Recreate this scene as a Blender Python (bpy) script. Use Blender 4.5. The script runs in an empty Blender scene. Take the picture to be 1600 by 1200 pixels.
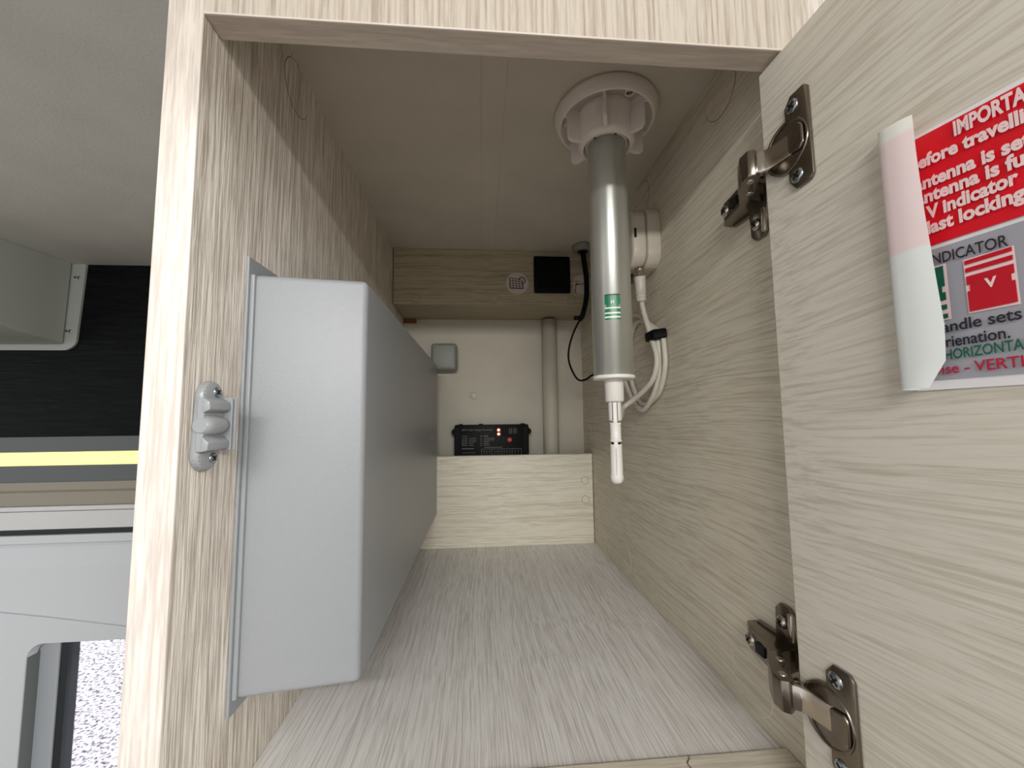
import bpy, bmesh, math, random
from mathutils import Vector, Matrix
random.seed(7)
PI = math.pi
S = bpy.context.scene
C = S.collection

# ------------------------------------------------------------------ camera
cam = bpy.data.cameras.new('camera')
camo = bpy.data.objects.new('camera', cam)
C.objects.link(camo)
CR = Vector((0.99691, -0.07765, -0.01123))      # right
CF = Vector((0.07777, 0.99334, 0.08490))        # forward
CF.normalize()
CU = CR.cross(CF).normalized()
CR = CF.cross(CU).normalized()
camo.matrix_world = Matrix(((CR.x, CU.x, -CF.x, 0.17062),
                            (CR.y, CU.y, -CF.y, -0.24),
                            (CR.z, CU.z, -CF.z, 0.25653),
                            (0, 0, 0, 1)))
cam.sensor_width = 36
cam.lens = 36 * 620.66 / 1600
cam.clip_start = 0.005
cam.clip_end = 60
S.camera = camo

# ------------------------------------------------------------------ light
w = bpy.data.worlds.new('world')
S.world = w
w.use_nodes = True
w.node_tree.nodes['Background'].inputs[0].default_value = (0.99, 0.99, 1.0, 1)
w.node_tree.nodes['Background'].inputs[1].default_value = 0.97


def area(name, loc, target, sx, sy, power, col, spread=180):
    l = bpy.data.lights.new(name, 'AREA')
    l.shape = 'RECTANGLE'
    l.size = sx
    l.size_y = sy
    l.energy = power
    l.color = col
    l.spread = math.radians(spread)
    o = bpy.data.objects.new(name, l)
    C.objects.link(o)
    o.location = loc
    d = Vector(target) - Vector(loc)
    o.rotation_euler = d.to_track_quat('-Z', 'Y').to_euler()
    return o


area('rooflight_daylight', (0.25, -1.6, 0.715), (0.20, 0.2, 0.25), 1.6, 0.05, 4.5, (0.94, 1.0, 1.0))
area('side_fill_light', (1.6, -1.6, 0.72), (0.1, 0.2, 0.25), 0.8, 0.05, 36.0, (0.97, 1.0, 1.03))  # added fill strip from the right front, no real window behind it
area('ceiling_lamp_light', (0.17, -0.78, 0.575), (0.20, 0.2, 0.25), 0.5, 0.03, 4.1, (1.0, 0.98, 0.94))
sun = bpy.data.lights.new('sun', 'SUN')
sun.energy = 8.0
sun.angle = 0.01
sun.color = (1.0, 0.98, 0.97)
suno = bpy.data.objects.new('sun', sun)
C.objects.link(suno)
suno.rotation_euler = Vector((-0.25, -0.6, -1.0)).to_track_quat('-Z', 'Y').to_euler()

vs = S.view_settings
vs.view_transform = 'Standard'
vs.look = 'None'
vs.gamma = 1
vs.use_curve_mapping = False
vs.exposure = 0.06


# ------------------------------------------------------------------ materials
def lin(c):
    return tuple((v / 255 / 12.92) if v / 255 <= 0.04045 else ((v / 255 + 0.055) / 1.055) ** 2.4 for v in c) + (1,)


def new_mat(name):
    m = bpy.data.materials.new(name)
    m.use_nodes = True
    nt = m.node_tree
    return m, nt, nt.nodes['Principled BSDF']


def plain(name, col, rough=0.5, metal=0.0, bump=0.0, bscale=400, var=0.0, spec=0.5, coat=0.0, sub=0.0):
    m, nt, b = new_mat(name)
    N, L = nt.nodes, nt.links
    b.inputs['Base Color'].default_value = lin(col)
    b.inputs['Roughness'].default_value = rough
    b.inputs['Metallic'].default_value = metal
    b.inputs['Specular IOR Level'].default_value = spec
    b.inputs['Coat Weight'].default_value = coat
    tc = N.new('ShaderNodeTexCoord')
    no = N.new('ShaderNodeTexNoise')
    no.inputs['Scale'].default_value = bscale
    no.inputs['Detail'].default_value = 3
    L.new(tc.outputs['Object'], no.inputs['Vector'])
    if bump:
        bp = N.new('ShaderNodeBump')
        bp.inputs['Strength'].default_value = bump
        bp.inputs['Distance'].default_value = 0.0006
        L.new(no.outputs['Fac'], bp.inputs['Height'])
        L.new(bp.outputs[0], b.inputs['Normal'])
    if var:
        n2 = N.new('ShaderNodeTexNoise')
        n2.inputs['Scale'].default_value = 14
        n2.inputs['Detail'].default_value = 4
        L.new(tc.outputs['Object'], n2.inputs['Vector'])
        r = N.new('ShaderNodeValToRGB')
        r.color_ramp.elements[0].position = 0.3
        r.color_ramp.elements[1].position = 0.7
        r.color_ramp.elements[0].color = lin(tuple(v * (1 - var) for v in col))
        r.color_ramp.elements[1].color = lin(col)
        L.new(n2.outputs['Fac'], r.inputs['Fac'])
        L.new(r.outputs[0], b.inputs['Base Color'])
    return m


def wood(name, axis, light, dark, fine=420, contrast=0.5, bump=0.25, wave=0.012, broad=38, rough=0.55, seed=0.0, spec=0.35, lines=0.0):
    """pale laminate whose grain runs along the given axis of the object's own space"""
    m, nt, b = new_mat(name)
    N, L = nt.nodes, nt.links
    tc = N.new('ShaderNodeTexCoord')
    off = N.new('ShaderNodeVectorMath')
    off.operation = 'ADD'
    off.inputs[1].default_value = (seed, seed * 1.7, seed * 0.6)
    L.new(tc.outputs['Object'], off.inputs[0])
    # gentle waviness of the grain lines
    wn = N.new('ShaderNodeTexNoise')
    wn.inputs['Scale'].default_value = 3.0
    wn.inputs['Detail'].default_value = 2
    L.new(off.outputs[0], wn.inputs['Vector'])
    sub = N.new('ShaderNodeVectorMath')
    sub.operation = 'SUBTRACT'
    sub.inputs[1].default_value = (0.5, 0.5, 0.5)
    L.new(wn.outputs['Color'], sub.inputs[0])
    sc = N.new('ShaderNodeVectorMath')
    sc.operation = 'SCALE'
    sc.inputs['Scale'].default_value = wave
    L.new(sub.outputs[0], sc.inputs[0])
    add = N.new('ShaderNodeVectorMath')
    add.operation = 'ADD'
    L.new(off.outputs[0], add.inputs[0])
    L.new(sc.outputs[0], add.inputs[1])

    def layer(cross, along, detail):
        mp = N.new('ShaderNodeMapping')
        s = [cross] * 3
        s[axis] = along
        mp.inputs['Scale'].default_value = s
        L.new(add.outputs[0], mp.inputs['Vector'])
        n = N.new('ShaderNodeTexNoise')
        n.inputs['Scale'].default_value = 1
        n.inputs['Detail'].default_value = detail
        n.inputs['Roughness'].default_value = 0.6
        L.new(mp.outputs[0], n.inputs['Vector'])
        return n.outputs['Fac']
    f1 = layer(fine, 26, 4)
    f2 = layer(broad, 1.6, 3)
    f3 = layer(fine * 0.40, 10, 3) if not lines else layer(fine * lines, 2.6, 3)

    def rng(sock, a, c):
        r = N.new('ShaderNodeMapRange')
        r.inputs['From Min'].default_value = a
        r.inputs['From Max'].default_value = c
        r.inputs['To Min'].default_value = 0
        r.inputs['To Max'].default_value = 1
        r.interpolation_type = 'SMOOTHSTEP'
        L.new(sock, r.inputs['Value'])
        return r.outputs[0]
    a1 = rng(f1, 0.38, 0.62)
    a2 = rng(f2, 0.32, 0.68)
    a3 = rng(f3, 0.40, 0.66) if not lines else rng(f3, 0.32, 0.60)

    def mth(op, x, y):
        q = N.new('ShaderNodeMath')
        q.operation = op
        for i, v in enumerate((x, y)):
            if isinstance(v, (int, float)):
                q.inputs[i].default_value = v
            else:
                L.new(v, q.inputs[i])
        return q.outputs[0]
    w1, w2, w3 = (0.34, 0.12, 0.54) if lines else (0.46, 0.14, 0.40)
    tot = mth('ADD', mth('ADD', mth('MULTIPLY', a1, w1), mth('MULTIPLY', a2, w2)), mth('MULTIPLY', a3, w3))
    ramp = N.new('ShaderNodeValToRGB')
    ramp.color_ramp.elements[0].position = 0.12
    ramp.color_ramp.elements[1].position = 0.78
    mixd = tuple(l + (d - l) * contrast for l, d in zip(light, dark))
    ramp.color_ramp.elements[0].color = lin(mixd)
    ramp.color_ramp.elements[1].color = lin(light)
    L.new(tot, ramp.inputs['Fac'])
    L.new(ramp.outputs[0], b.inputs['Base Color'])
    bp = N.new('ShaderNodeBump')
    bp.inputs['Strength'].default_value = bump
    bp.inputs['Distance'].default_value = 0.0005
    L.new(tot, bp.inputs['Height'])
    L.new(bp.outputs[0], b.inputs['Normal'])
    b.inputs['Roughness'].default_value = rough
    b.inputs['Specular IOR Level'].default_value = spec
    return m


def emit(name, col, strength, base=(20, 20, 20)):
    m, nt, b = new_mat(name)
    b.inputs['Base Color'].default_value = lin(base)
    b.inputs['Emission Color'].default_value = lin(col)
    b.inputs['Emission Strength'].default_value = strength
    return m


LT, DK = (224, 216, 200), (198, 187, 170)
M = {}
M['wood_z'] = wood('pale_laminate_upright', 2, (246, 238, 226), (184, 172, 158), fine=820, contrast=1.0, bump=0.8, broad=60, wave=0.006)
M['wood_y'] = wood('pale_laminate_deep', 1, (221, 213, 195), (193, 183, 164), fine=520, contrast=1.0, bump=0.12, seed=2.0, wave=0.03, lines=0.85)
M['wood_floor'] = wood('pale_laminate_floor', 1, (237, 235, 233), (200, 194, 190), fine=700, contrast=1.0, bump=0.25, seed=4.0, wave=0.02, lines=0.85)
M['wood_x'] = wood('pale_laminate_across', 0, LT, DK, fine=400, contrast=0.9, bump=0.12, seed=6.0)
M['wood_door'] = wood('pale_laminate_door', 1, (218, 212, 199), (195, 187, 172), fine=520, contrast=1.0, bump=0.12, seed=8.3, wave=0.05, lines=0.85)
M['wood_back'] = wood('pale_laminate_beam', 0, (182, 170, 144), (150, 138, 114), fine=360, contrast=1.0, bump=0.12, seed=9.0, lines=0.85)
M['wood_low'] = wood('pale_laminate_low', 0, (246, 240, 223), (216, 206, 184), fine=420, contrast=1.0, bump=0.12, seed=11.0, wave=0.03, lines=0.85)
M['edge_z'] = wood('pale_edging', 2, (236, 227, 217), (208, 197, 187), fine=520, contrast=1.0, bump=0.15, broad=120, seed=3.0, wave=0.003)
M['rail_front'] = wood('pale_laminate_rail', 2, (212, 203, 189), (178, 162, 148), fine=420, contrast=1.0, bump=0.12, broad=90, seed=5.0, wave=0.003, lines=0.85)
M['rail_under'] = wood('pale_laminate_rail_underside', 0, (220, 208, 196), (200, 187, 175), fine=400, contrast=1.0, bump=0.12, seed=7.0)
M['edge_band'] = plain('edge_band', (228, 216, 206), 0.4)
M['ceil'] = plain('ceiling_lining', (216, 208, 195), 0.7, bump=0.25, bscale=500, var=0.04)
M['ceil_room'] = plain('ceiling_vinyl', (220, 219, 214), 0.6, bump=0.5, bscale=300, var=0.04)
M['cream'] = plain('cream_wall', (200, 193, 178), 0.6, bump=0.15, bscale=300, var=0.04)
M['greybox'] = plain('grey_coated_metal', (153, 156, 159), 0.36, bump=0.35, bscale=1400)
M['greyrough'] = plain('grey_plastic', (172, 176, 170), 0.45, bump=0.2, bscale=600)
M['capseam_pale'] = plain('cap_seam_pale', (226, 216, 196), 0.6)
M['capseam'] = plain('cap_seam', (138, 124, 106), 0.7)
M['blockgrey'] = plain('block_grey', (132, 136, 129), 0.45)
M['white'] = plain('white_plastic', (240, 232, 226), 0.38)
M['whitecable'] = plain('white_pvc', (212, 206, 194), 0.4)
M['handle'] = plain('white_handle_plastic', (236, 232, 226), 0.35)
M['black'] = plain('black_plastic', (5, 5, 6), 0.5, spec=0.15)
M['blackrub'] = plain('black_rubber', (5, 5, 6), 0.55, spec=0.15)
M['slot'] = plain('dark_slot', (18, 14, 12), 0.8)
M['nickel'] = plain('nickel_plate', (196, 188, 178), 0.18, metal=1.0)
M['nickel_dark'] = plain('burnished_nickel', (134, 126, 116), 0.22, metal=1.0, bump=0.05)
M['zinc'] = plain('zinc_screw', (172, 180, 188), 0.22, metal=1.0)
M['recess'] = plain('screw_recess', (30, 34, 38), 0.6, metal=0.6)
M['catch'] = plain('grey_catch_plastic', (150, 152, 154), 0.3)
M['socket'] = plain('cream_white_plastic', (206, 198, 184), 0.35)
M['paper'] = plain('white_paper', (236, 234, 236), 0.4)
M['red'] = plain('red_print', (222, 12, 34), 0.35)
M['redbox'] = plain('red_print_deep', (196, 8, 36), 0.35)
M['pinkwhite'] = plain('pale_lettering', (244, 214, 214), 0.4)
M['greyprint'] = plain('grey_print', (164, 164, 172), 0.4)
M['ink'] = plain('dark_ink', (38, 34, 46), 0.5)
M['greenink'] = plain('green_ink', (8, 96, 72), 0.5)
M['redink'] = plain('red_ink', (180, 30, 60), 0.5)
M['green'] = plain('green_label', (0, 118, 74), 0.3)
M['disc'] = plain('sticker_white', (206, 192, 186), 0.5)
M['led'] = emit('red_led', (255, 150, 120), 5.0)
M['led_strip'] = emit('light_strip', (255, 250, 150), 0.85, (255, 250, 150))
M['ledrim'] = plain('led_bezel_red', (120, 0, 0), 0.4)
M['redbtn'] = plain('red_button', (190, 40, 48), 0.4)
M['printgrey'] = plain('controller_print', (120, 118, 112), 0.6)
M['digits'] = plain('display_segment', (120, 104, 86), 0.4)
M['darkwood'] = wood('black_grained_panel', 0, (14, 17, 19), (4, 6, 7), fine=230, contrast=1.0, bump=1.0, broad=120, wave=0.004, rough=0.5, spec=0.12)
M['profile'] = plain('grey_profile', (92, 96, 96), 0.5)
M['beige'] = plain('beige_trim', (146, 139, 125), 0.5)
M['lightrail'] = plain('pale_rail', (206, 206, 204), 0.4)
M['gap'] = plain('dark_gap', (32, 38, 42), 0.6)
M['greypanel'] = plain('grey_moulded_panel', (204, 207, 209), 0.45, bump=0.1)
M['reveal'] = plain('shaded_reveal', (104, 109, 107), 0.5)
M['track'] = plain('blind_track', (168, 172, 176), 0.4)
M['shim'] = plain('brown_wood', (120, 72, 40), 0.7)
M['hair'] = plain('dark_fibre', (40, 34, 32), 0.8)
M['darkfloor'] = plain('vehicle_floor', (92, 84, 76), 0.6)

# peeled flap: print shows faintly through the paper above the line between the two printed fields
m, nt, b = new_mat('paper_back')
tc = nt.nodes.new('ShaderNodeTexCoord')
sp = nt.nodes.new('ShaderNodeSeparateXYZ')
nt.links.new(tc.outputs['Object'], sp.inputs[0])
rp = nt.nodes.new('ShaderNodeValToRGB')
mr = nt.nodes.new('ShaderNodeMapRange')
mr.inputs['From Min'].default_value = 0.26
mr.inputs['From Max'].default_value = 0.41
nt.links.new(sp.outputs['Z'], mr.inputs['Value'])
nt.links.new(mr.outputs[0], rp.inputs['Fac'])
e = rp.color_ramp.elements
e[0].position = 0.480
e[0].color = lin((232, 236, 234))
e[1].position = 0.492
e[1].color = lin((238, 218, 218))
e2 = e.new(0.86)
e2.color = lin((238, 218, 218))
e3 = e.new(0.875)
e3.color = lin((238, 236, 228))
nt.links.new(rp.outputs[0], b.inputs['Base Color'])
b.inputs['Roughness'].default_value = 0.35
M['paper_back'] = m

# brushed aluminium with a few dark specks
m, nt, b = new_mat('brushed_aluminium')
N, L = nt.nodes, nt.links
tc = N.new('ShaderNodeTexCoord')
vo = N.new('ShaderNodeTexVoronoi')
vo.inputs['Scale'].default_value = 120
vo.inputs['Randomness'].default_value = 1
L.new(tc.outputs['Object'], vo.inputs['Vector'])
cr = N.new('ShaderNodeValToRGB')
cr.color_ramp.elements[0].position = 0.05
cr.color_ramp.elements[1].position = 0.13
cr.color_ramp.elements[0].color = (1, 1, 1, 1)
cr.color_ramp.elements[1].color = (0, 0, 0, 1)
L.new(vo.outputs['Distance'], cr.inputs['Fac'])
n2 = N.new('ShaderNodeTexNoise')
n2.inputs['Scale'].default_value = 28
L.new(tc.outputs['Object'], n2.inputs['Vector'])
gt = N.new('ShaderNodeMath')
gt.operation = 'GREATER_THAN'
gt.inputs[1].default_value = 0.60
L.new(n2.outputs['Fac'], gt.inputs[0])
mu = N.new('ShaderNodeMath')
mu.operation = 'MULTIPLY'
L.new(cr.outputs[0], mu.inputs[0])
L.new(gt.outputs[0], mu.inputs[1])
mx = N.new('ShaderNodeMix')
mx.data_type = 'RGBA'
mx.inputs['A'].default_value = lin((214, 216, 210))
mx.inputs['B'].default_value = lin((50, 50, 46))
L.new(mu.outputs[0], mx.inputs['Factor'])
L.new(mx.outputs['Result'], b.inputs['Base Color'])
mp = N.new('ShaderNodeMapping')
mp.inputs['Scale'].default_value = (60, 60, 2200)
L.new(tc.outputs['Object'], mp.inputs['Vector'])
n3 = N.new('ShaderNodeTexNoise')
n3.inputs['Scale'].default_value = 1
L.new(mp.outputs[0], n3.inputs['Vector'])
bp = N.new('ShaderNodeBump')
bp.inputs['Strength'].default_value = 0.12
bp.inputs['Distance'].default_value = 0.0003
L.new(n3.outputs['Fac'], bp.inputs['Height'])
L.new(bp.outputs[0], b.inputs['Normal'])
b.inputs['Metallic'].default_value = 0.8
b.inputs['Anisotropic'].default_value = 0.85
b.inputs['Anisotropic Rotation'].default_value = 0.25
tg = N.new('ShaderNodeTangent')
tg.direction_type = 'RADIAL'
tg.axis = 'Z'
L.new(tg.outputs[0], b.inputs['Tangent'])
b.inputs['Roughness'].default_value = 0.38
M['alu'] = m

# gravel
m, nt, b = new_mat('pale_gravel')
N, L = nt.nodes, nt.links
tc = N.new('ShaderNodeTexCoord')
vo = N.new('ShaderNodeTexVoronoi')
vo.inputs['Scale'].default_value = 24
L.new(tc.outputs['Object'], vo.inputs['Vector'])
no = N.new('ShaderNodeTexNoise')
no.inputs['Scale'].default_value = 44
no.inputs['Detail'].default_value = 5
L.new(tc.outputs['Object'], no.inputs['Vector'])
cr = N.new('ShaderNodeValToRGB')
cr.color_ramp.elements[0].position = 0.40
cr.color_ramp.elements[0].color = lin((104, 100, 118))
cr.color_ramp.elements[1].position = 0.56
cr.color_ramp.elements[1].color = lin((236, 234, 244))
L.new(no.outputs['Fac'], cr.inputs['Fac'])
L.new(cr.outputs[0], b.inputs['Base Color'])
bp = N.new('ShaderNodeBump')
bp.inputs['Strength'].default_value = 1
bp.inputs['Distance'].default_value = 0.04
L.new(vo.outputs['Distance'], bp.inputs['Height'])
L.new(bp.outputs[0], b.inputs['Normal'])
b.inputs['Roughness'].default_value = 0.9
M['gravel'] = m

# fly screen: fine woven mesh, mostly open
m, nt, b = new_mat('fly_screen')
N, L = nt.nodes, nt.links
tc = N.new('ShaderNodeTexCoord')
ck = N.new('ShaderNodeTexChecker')
ck.inputs['Scale'].default_value = 620
ck.inputs['Color1'].default_value = (0.16, 0.16, 0.16, 1)
ck.inputs['Color2'].default_value = (0.42, 0.42, 0.42, 1)
L.new(tc.outputs['Object'], ck.inputs['Vector'])
L.new(ck.outputs['Color'], b.inputs['Alpha'])
b.inputs['Base Color'].default_value = lin((70, 72, 80))
b.inputs['Roughness'].default_value = 0.7
M['screen'] = m


# ------------------------------------------------------------------ mesh helpers
class MB:
    def __init__(self):
        self.bm = bmesh.new()

    def box(self, lo, hi, bev=0.0, seg=2, M4=None):
        r = bmesh.ops.create_cube(self.bm, size=1)
        vs_ = r['verts']
        lo, hi = Vector(lo), Vector(hi)
        for v in vs_:
            v.co = Vector(((lo.x + hi.x) / 2 + v.co.x * (hi.x - lo.x),
                           (lo.y + hi.y) / 2 + v.co.y * (hi.y - lo.y),
                           (lo.z + hi.z) / 2 + v.co.z * (hi.z - lo.z)))
        if M4 is not None:
            bmesh.ops.transform(self.bm, matrix=M4, verts=vs_)
        if bev:
            ed = list({e for v in vs_ for e in v.link_edges})
            bmesh.ops.bevel(self.bm, geom=ed, offset=bev, segments=seg, profile=0.5, affect='EDGES')
        return self

    def prism(self, pts, a, bvec, bev=0.0, seg=2, only_long=False):
        """polygon of 3-D points, extruded by the vector bvec (a is an added offset)"""
        a = Vector(a)
        bvec = Vector(bvec)
        v0 = [self.bm.verts.new(Vector(p) + a) for p in pts]
        v1 = [self.bm.verts.new(Vector(p) + a + bvec) for p in pts]
        n = len(pts)
        fs = [self.bm.faces.new(v0[::-1]), self.bm.faces.new(v1)]
        for i in range(n):
            fs.append(self.bm.faces.new((v0[i], v0[(i + 1) % n], v1[(i + 1) % n], v1[i])))
        bmesh.ops.recalc_face_normals(self.bm, faces=fs)
        if bev:
            ed = {e for f in fs for e in f.edges}
            bmesh.ops.bevel(self.bm, geom=list(ed), offset=bev, segments=seg, profile=0.5, affect='EDGES')
        return self

    def frame(self, d):
        d = Vector(d).normalized()
        u = d.orthogonal().normalized()
        return d, u, d.cross(u)

    def lathe(self, base, axis, prof, n=32, cap=True):
        """prof: list of (radius, distance along axis)"""
        base = Vector(base)
        d, u, v = self.frame(axis)
        rings = []
        for r, h in prof:
            rings.append([self.bm.verts.new(base + d * h + (u * math.cos(2 * PI * i / n) + v * math.sin(2 * PI * i / n)) * max(r, 1e-5)) for i in range(n)])
        fs = []
        for a, c in zip(rings, rings[1:]):
            for i in range(n):
                f = self.bm.faces.new((a[i], a[(i + 1) % n], c[(i + 1) % n], c[i]))
                f.smooth = True
                fs.append(f)
        if cap:
            fs.append(self.bm.faces.new(rings[0][::-1]))
            fs.append(self.bm.faces.new(rings[-1]))
        bmesh.ops.recalc_face_normals(self.bm, faces=fs)
        return self

    def tube(self, pts, r, n=10, smooth=6):
        P = [Vector(p) for p in pts]
        if smooth:
            Q = []
            E = [P[0] * 2 - P[1]] + P + [P[-1] * 2 - P[-2]]
            for i in range(1, len(E) - 2):
                for k in range(smooth):
                    t = k / smooth
                    p0, p1, p2, p3 = E[i - 1], E[i], E[i + 1], E[i + 2]
                    Q.append(0.5 * ((2 * p1) + (-p0 + p2) * t + (2 * p0 - 5 * p1 + 4 * p2 - p3) * t * t + (-p0 + 3 * p1 - 3 * p2 + p3) * t ** 3))
            Q.append(P[-1])
            P = Q
        up = None
        rings = []
        for i, p in enumerate(P):
            d = (P[min(i + 1, len(P) - 1)] - P[max(i - 1, 0)]).normalized()
            if up is None:
                up = d.orthogonal().normalized()
            up = (up - d * up.dot(d)).normalized()
            s = d.cross(up)
            rings.append([self.bm.verts.new(p + (up * math.cos(2 * PI * k / n) + s * math.sin(2 * PI * k / n)) * r) for k in range(n)])
        fs = []
        for a, c in zip(rings, rings[1:]):
            for i in range(n):
                f = self.bm.faces.new((a[i], a[(i + 1) % n], c[(i + 1) % n], c[i]))
                f.smooth = True
                fs.append(f)
        fs.append(self.bm.faces.new(rings[0][::-1]))
        fs.append(self.bm.faces.new(rings[-1]))
        bmesh.ops.recalc_face_normals(self.bm, faces=fs)
        return self

    def face(self, pts):
        self.bm.faces.new([self.bm.verts.new(Vector(p)) for p in pts])
        return self

    def make(self, name, mat, parent=None, origin=None, smooth=False):
        if origin is None:
            origin = parent['_o'] if parent is not None and '_o' in parent else (0, 0, 0)
        o_ = Vector(origin)
        me = bpy.data.meshes.new(name)
        for v in self.bm.verts:
            v.co -= o_
        if smooth:
            for f in self.bm.faces:
                f.smooth = True
        self.bm.to_mesh(me)
        self.bm.free()
        if smooth:
            me.set_sharp_from_angle(angle=math.radians(38))
        for mm in (mat if isinstance(mat, (list, tuple)) else [mat]):
            me.materials.append(mm)
        o = bpy.data.objects.new(name, me)
        C.objects.link(o)
        ORG[o.name] = o_
        if parent is not None:
            o.parent = parent
            o.location = o_ - ORG[parent.name]
        else:
            o.location = o_
        return o


ORG = {}


def thing(name, label, cat, loc, group=None):
    o = bpy.data.objects.new(name, None)
    o.empty_display_size = 0.02
    C.objects.link(o)
    o.location = loc
    ORG[o.name] = Vector(loc)
    return tag(o, label, cat, group)


def tag(o, label, cat, group=None):
    o['label'] = label
    o['category'] = cat
    if group:
        o['group'] = group
    return o


def struct(o):
    o['kind'] = 'structure'
    return o


def part(mb, name, mat, parent, smooth=False, label=None):
    o = mb.make(name, mat, parent, (0, 0, 0), smooth)
    if label:
        o['label'] = label
    return o


# objects keep world coordinates in their meshes (all origins handled by make)
def text_verts(body, bold=0.0):
    cu = bpy.data.curves.new('t', 'FONT')
    cu.body = body
    cu.size = 1
    cu.offset = bold
    cu.resolution_u = 3
    o = bpy.data.objects.new('t', cu)
    me = o.to_mesh()
    V = [v.co.copy() for v in me.vertices]
    F = [tuple(p.vertices) for p in me.polygons]
    o.to_mesh_clear()
    bpy.data.objects.remove(o)
    bpy.data.curves.remove(cu)
    return V, F


def width(V):
    return max(v.x for v in V) - min(v.x for v in V)


def put_text(mb, V, F, fn):
    nv = [mb.bm.verts.new(fn(v)) for v in V]
    for f in F:
        try:
            mb.bm.faces.new([nv[i] for i in f])
        except ValueError:
            pass


W, HC, HR, T, TP = 0.4009, 0.5923, 0.5085, 0.0170, 0.0206
Y1, H1, Y2, Z2, Y3 = 0.5793, 0.1803, 0.5281, 0.4784, 0.6464
YW = 0.660

# ------------------------------------------------------------------ setting
c_ = MB().box((-2.2, -0.9, HC), (1.6, 0.72, HC + 0.03)).make('ceiling', M['ceil_room'], smooth=False)
struct(c_)
ci = MB().box((0.0, 0.0, HC - 0.0012), (W, Y2 + 0.001, HC + 0.001))
o = struct(ci.make('trim_1', M['ceil']))
o = struct(MB().box((0.1725, T, HC - 0.0024), (0.1972, Y2, HC - 0.0010), 0.0003, 1).make('trim_2', M['ceil']))
# back wall of the vehicle with the window opening
wb = MB()
for lo, hi in (((-2.2, YW, -0.17), (1.6, YW + 0.06, HC)), ((-2.2, YW, -0.80), (-0.745, YW + 0.06, -0.17)),
               ((-0.10, YW, -0.80), (1.6, YW + 0.06, -0.17)), ((-2.2, YW, -1.40), (1.6, YW + 0.06, -0.80))):
    wb.box(lo, hi)
struct(wb.make('wall_back', M['cream']))
struct(MB().box((-3.2, -4.0, -1.43), (3.2, 0.72, -1.40)).make('floor', M['darkfloor']))
g = struct(MB().box((-9, 0.75, -2.05), (4, 9, -2.0)).make('ground', M['gravel']))

# window: moulded surround, reveal, track, seal, screen
SY = 0.640


def arc(cx, cz, r, a0, a1, n=8):
    return [(cx + r * math.cos(math.radians(a0 + (a1 - a0) * i / n)), cz + r * math.sin(math.radians(a0 + (a1 - a0) * i / n))) for i in range(n + 1)]


wx0, wx1, wz0, wz1, wr = -0.7085, -0.12, -0.78, -0.170, 0.030
hole = arc(wx0 + wr, wz1 - wr, wr, 90, 180) + arc(wx0 + wr, wz0 + wr, wr, 180, 270) + arc(wx1 - wr, wz0 + wr, wr, 270, 360) + arc(wx1 - wr, wz1 - wr, wr, 0, 90)
# outer outline with the same number of points, projected outwards
outer = []
for (x, z) in hole:
    if z > wz1 - wr - 1e-6:
        t = (x - wx0) / (wx1 - wx0)
        pass
top = [(-1.10, -0.085), (-0.93, -0.092), (-0.762, -0.1095), (-0.65, -0.126), (-0.534, -0.1465), (-0.40, -0.166 + 0.006), (-0.12, -0.163), (0.0, -0.163)]


def topz(x):
    for (a, za), (b_, zb) in zip(top, top[1:]):
        if a <= x <= b_:
            return za + (zb - za) * (x - a) / (b_ - a)
    return top[-1][1]


win = bpy.data.objects.new('window_1', None)
C.objects.link(win)
ORG['window_1'] = Vector((0, 0, 0))
struct(win)
fr = MB()
ya, yb = SY, YW


def strip(mb, pin, pout, y0, y1):
    """ring between two outlines of equal length, extruded y0..y1"""
    n = len(pin)
    A = [[mb.bm.verts.new((p[0], y, p[1])) for p in q] for q in (pin, pout) for y in (y0, y1)]
    fs = []
    for i in range(n):
        j = (i + 1) % n
        for a, b2 in ((0, 2), (2, 3), (3, 1), (1, 0)):
            fs.append(mb.bm.faces.new((A[a][i], A[a][j], A[b2][j], A[b2][i])))
    bmesh.ops.recalc_face_normals(mb.bm, faces=fs)


pout = []
for k, (x, z) in enumerate(hole):
    q = k // 9
    if q == 0:
        f = (k % 9) / 8
        xx = wx0 + wr - (wx0 + wr + 1.10) * min(1, f * 1.6)
        pout.append((xx, topz(xx)) if f * 1.6 <= 1 else (-1.10, topz(-1.10) - 0.25 * (f * 1.6 - 1)))
    elif q == 1:
        pout.append((-1.10, -0.85)) if k % 9 == 0 else pout.append((-1.10 + 0.30 * (k % 9) / 8, -0.85))
    elif q == 2:
        pout.append((-0.30 + 0.30 * (k % 9) / 8, -0.85 + 0.0001 * k))
    else:
        f = (k % 9) / 8
        pout.append((0.0, -0.30 + (topz(0.0) + 0.30) * f * 2) if f < 0.5 else (-0.0 - 0.15 * (f - 0.5) * 2, topz(-0.1)))
# many points along the top so the seam keeps its curve
hole.append((-0.45, wz1))
pout.append((-0.45, -0.1600))
strip(fr, hole, pout, SY, YW)
part(fr, 'window_frame', M['greypanel'], win)
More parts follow.
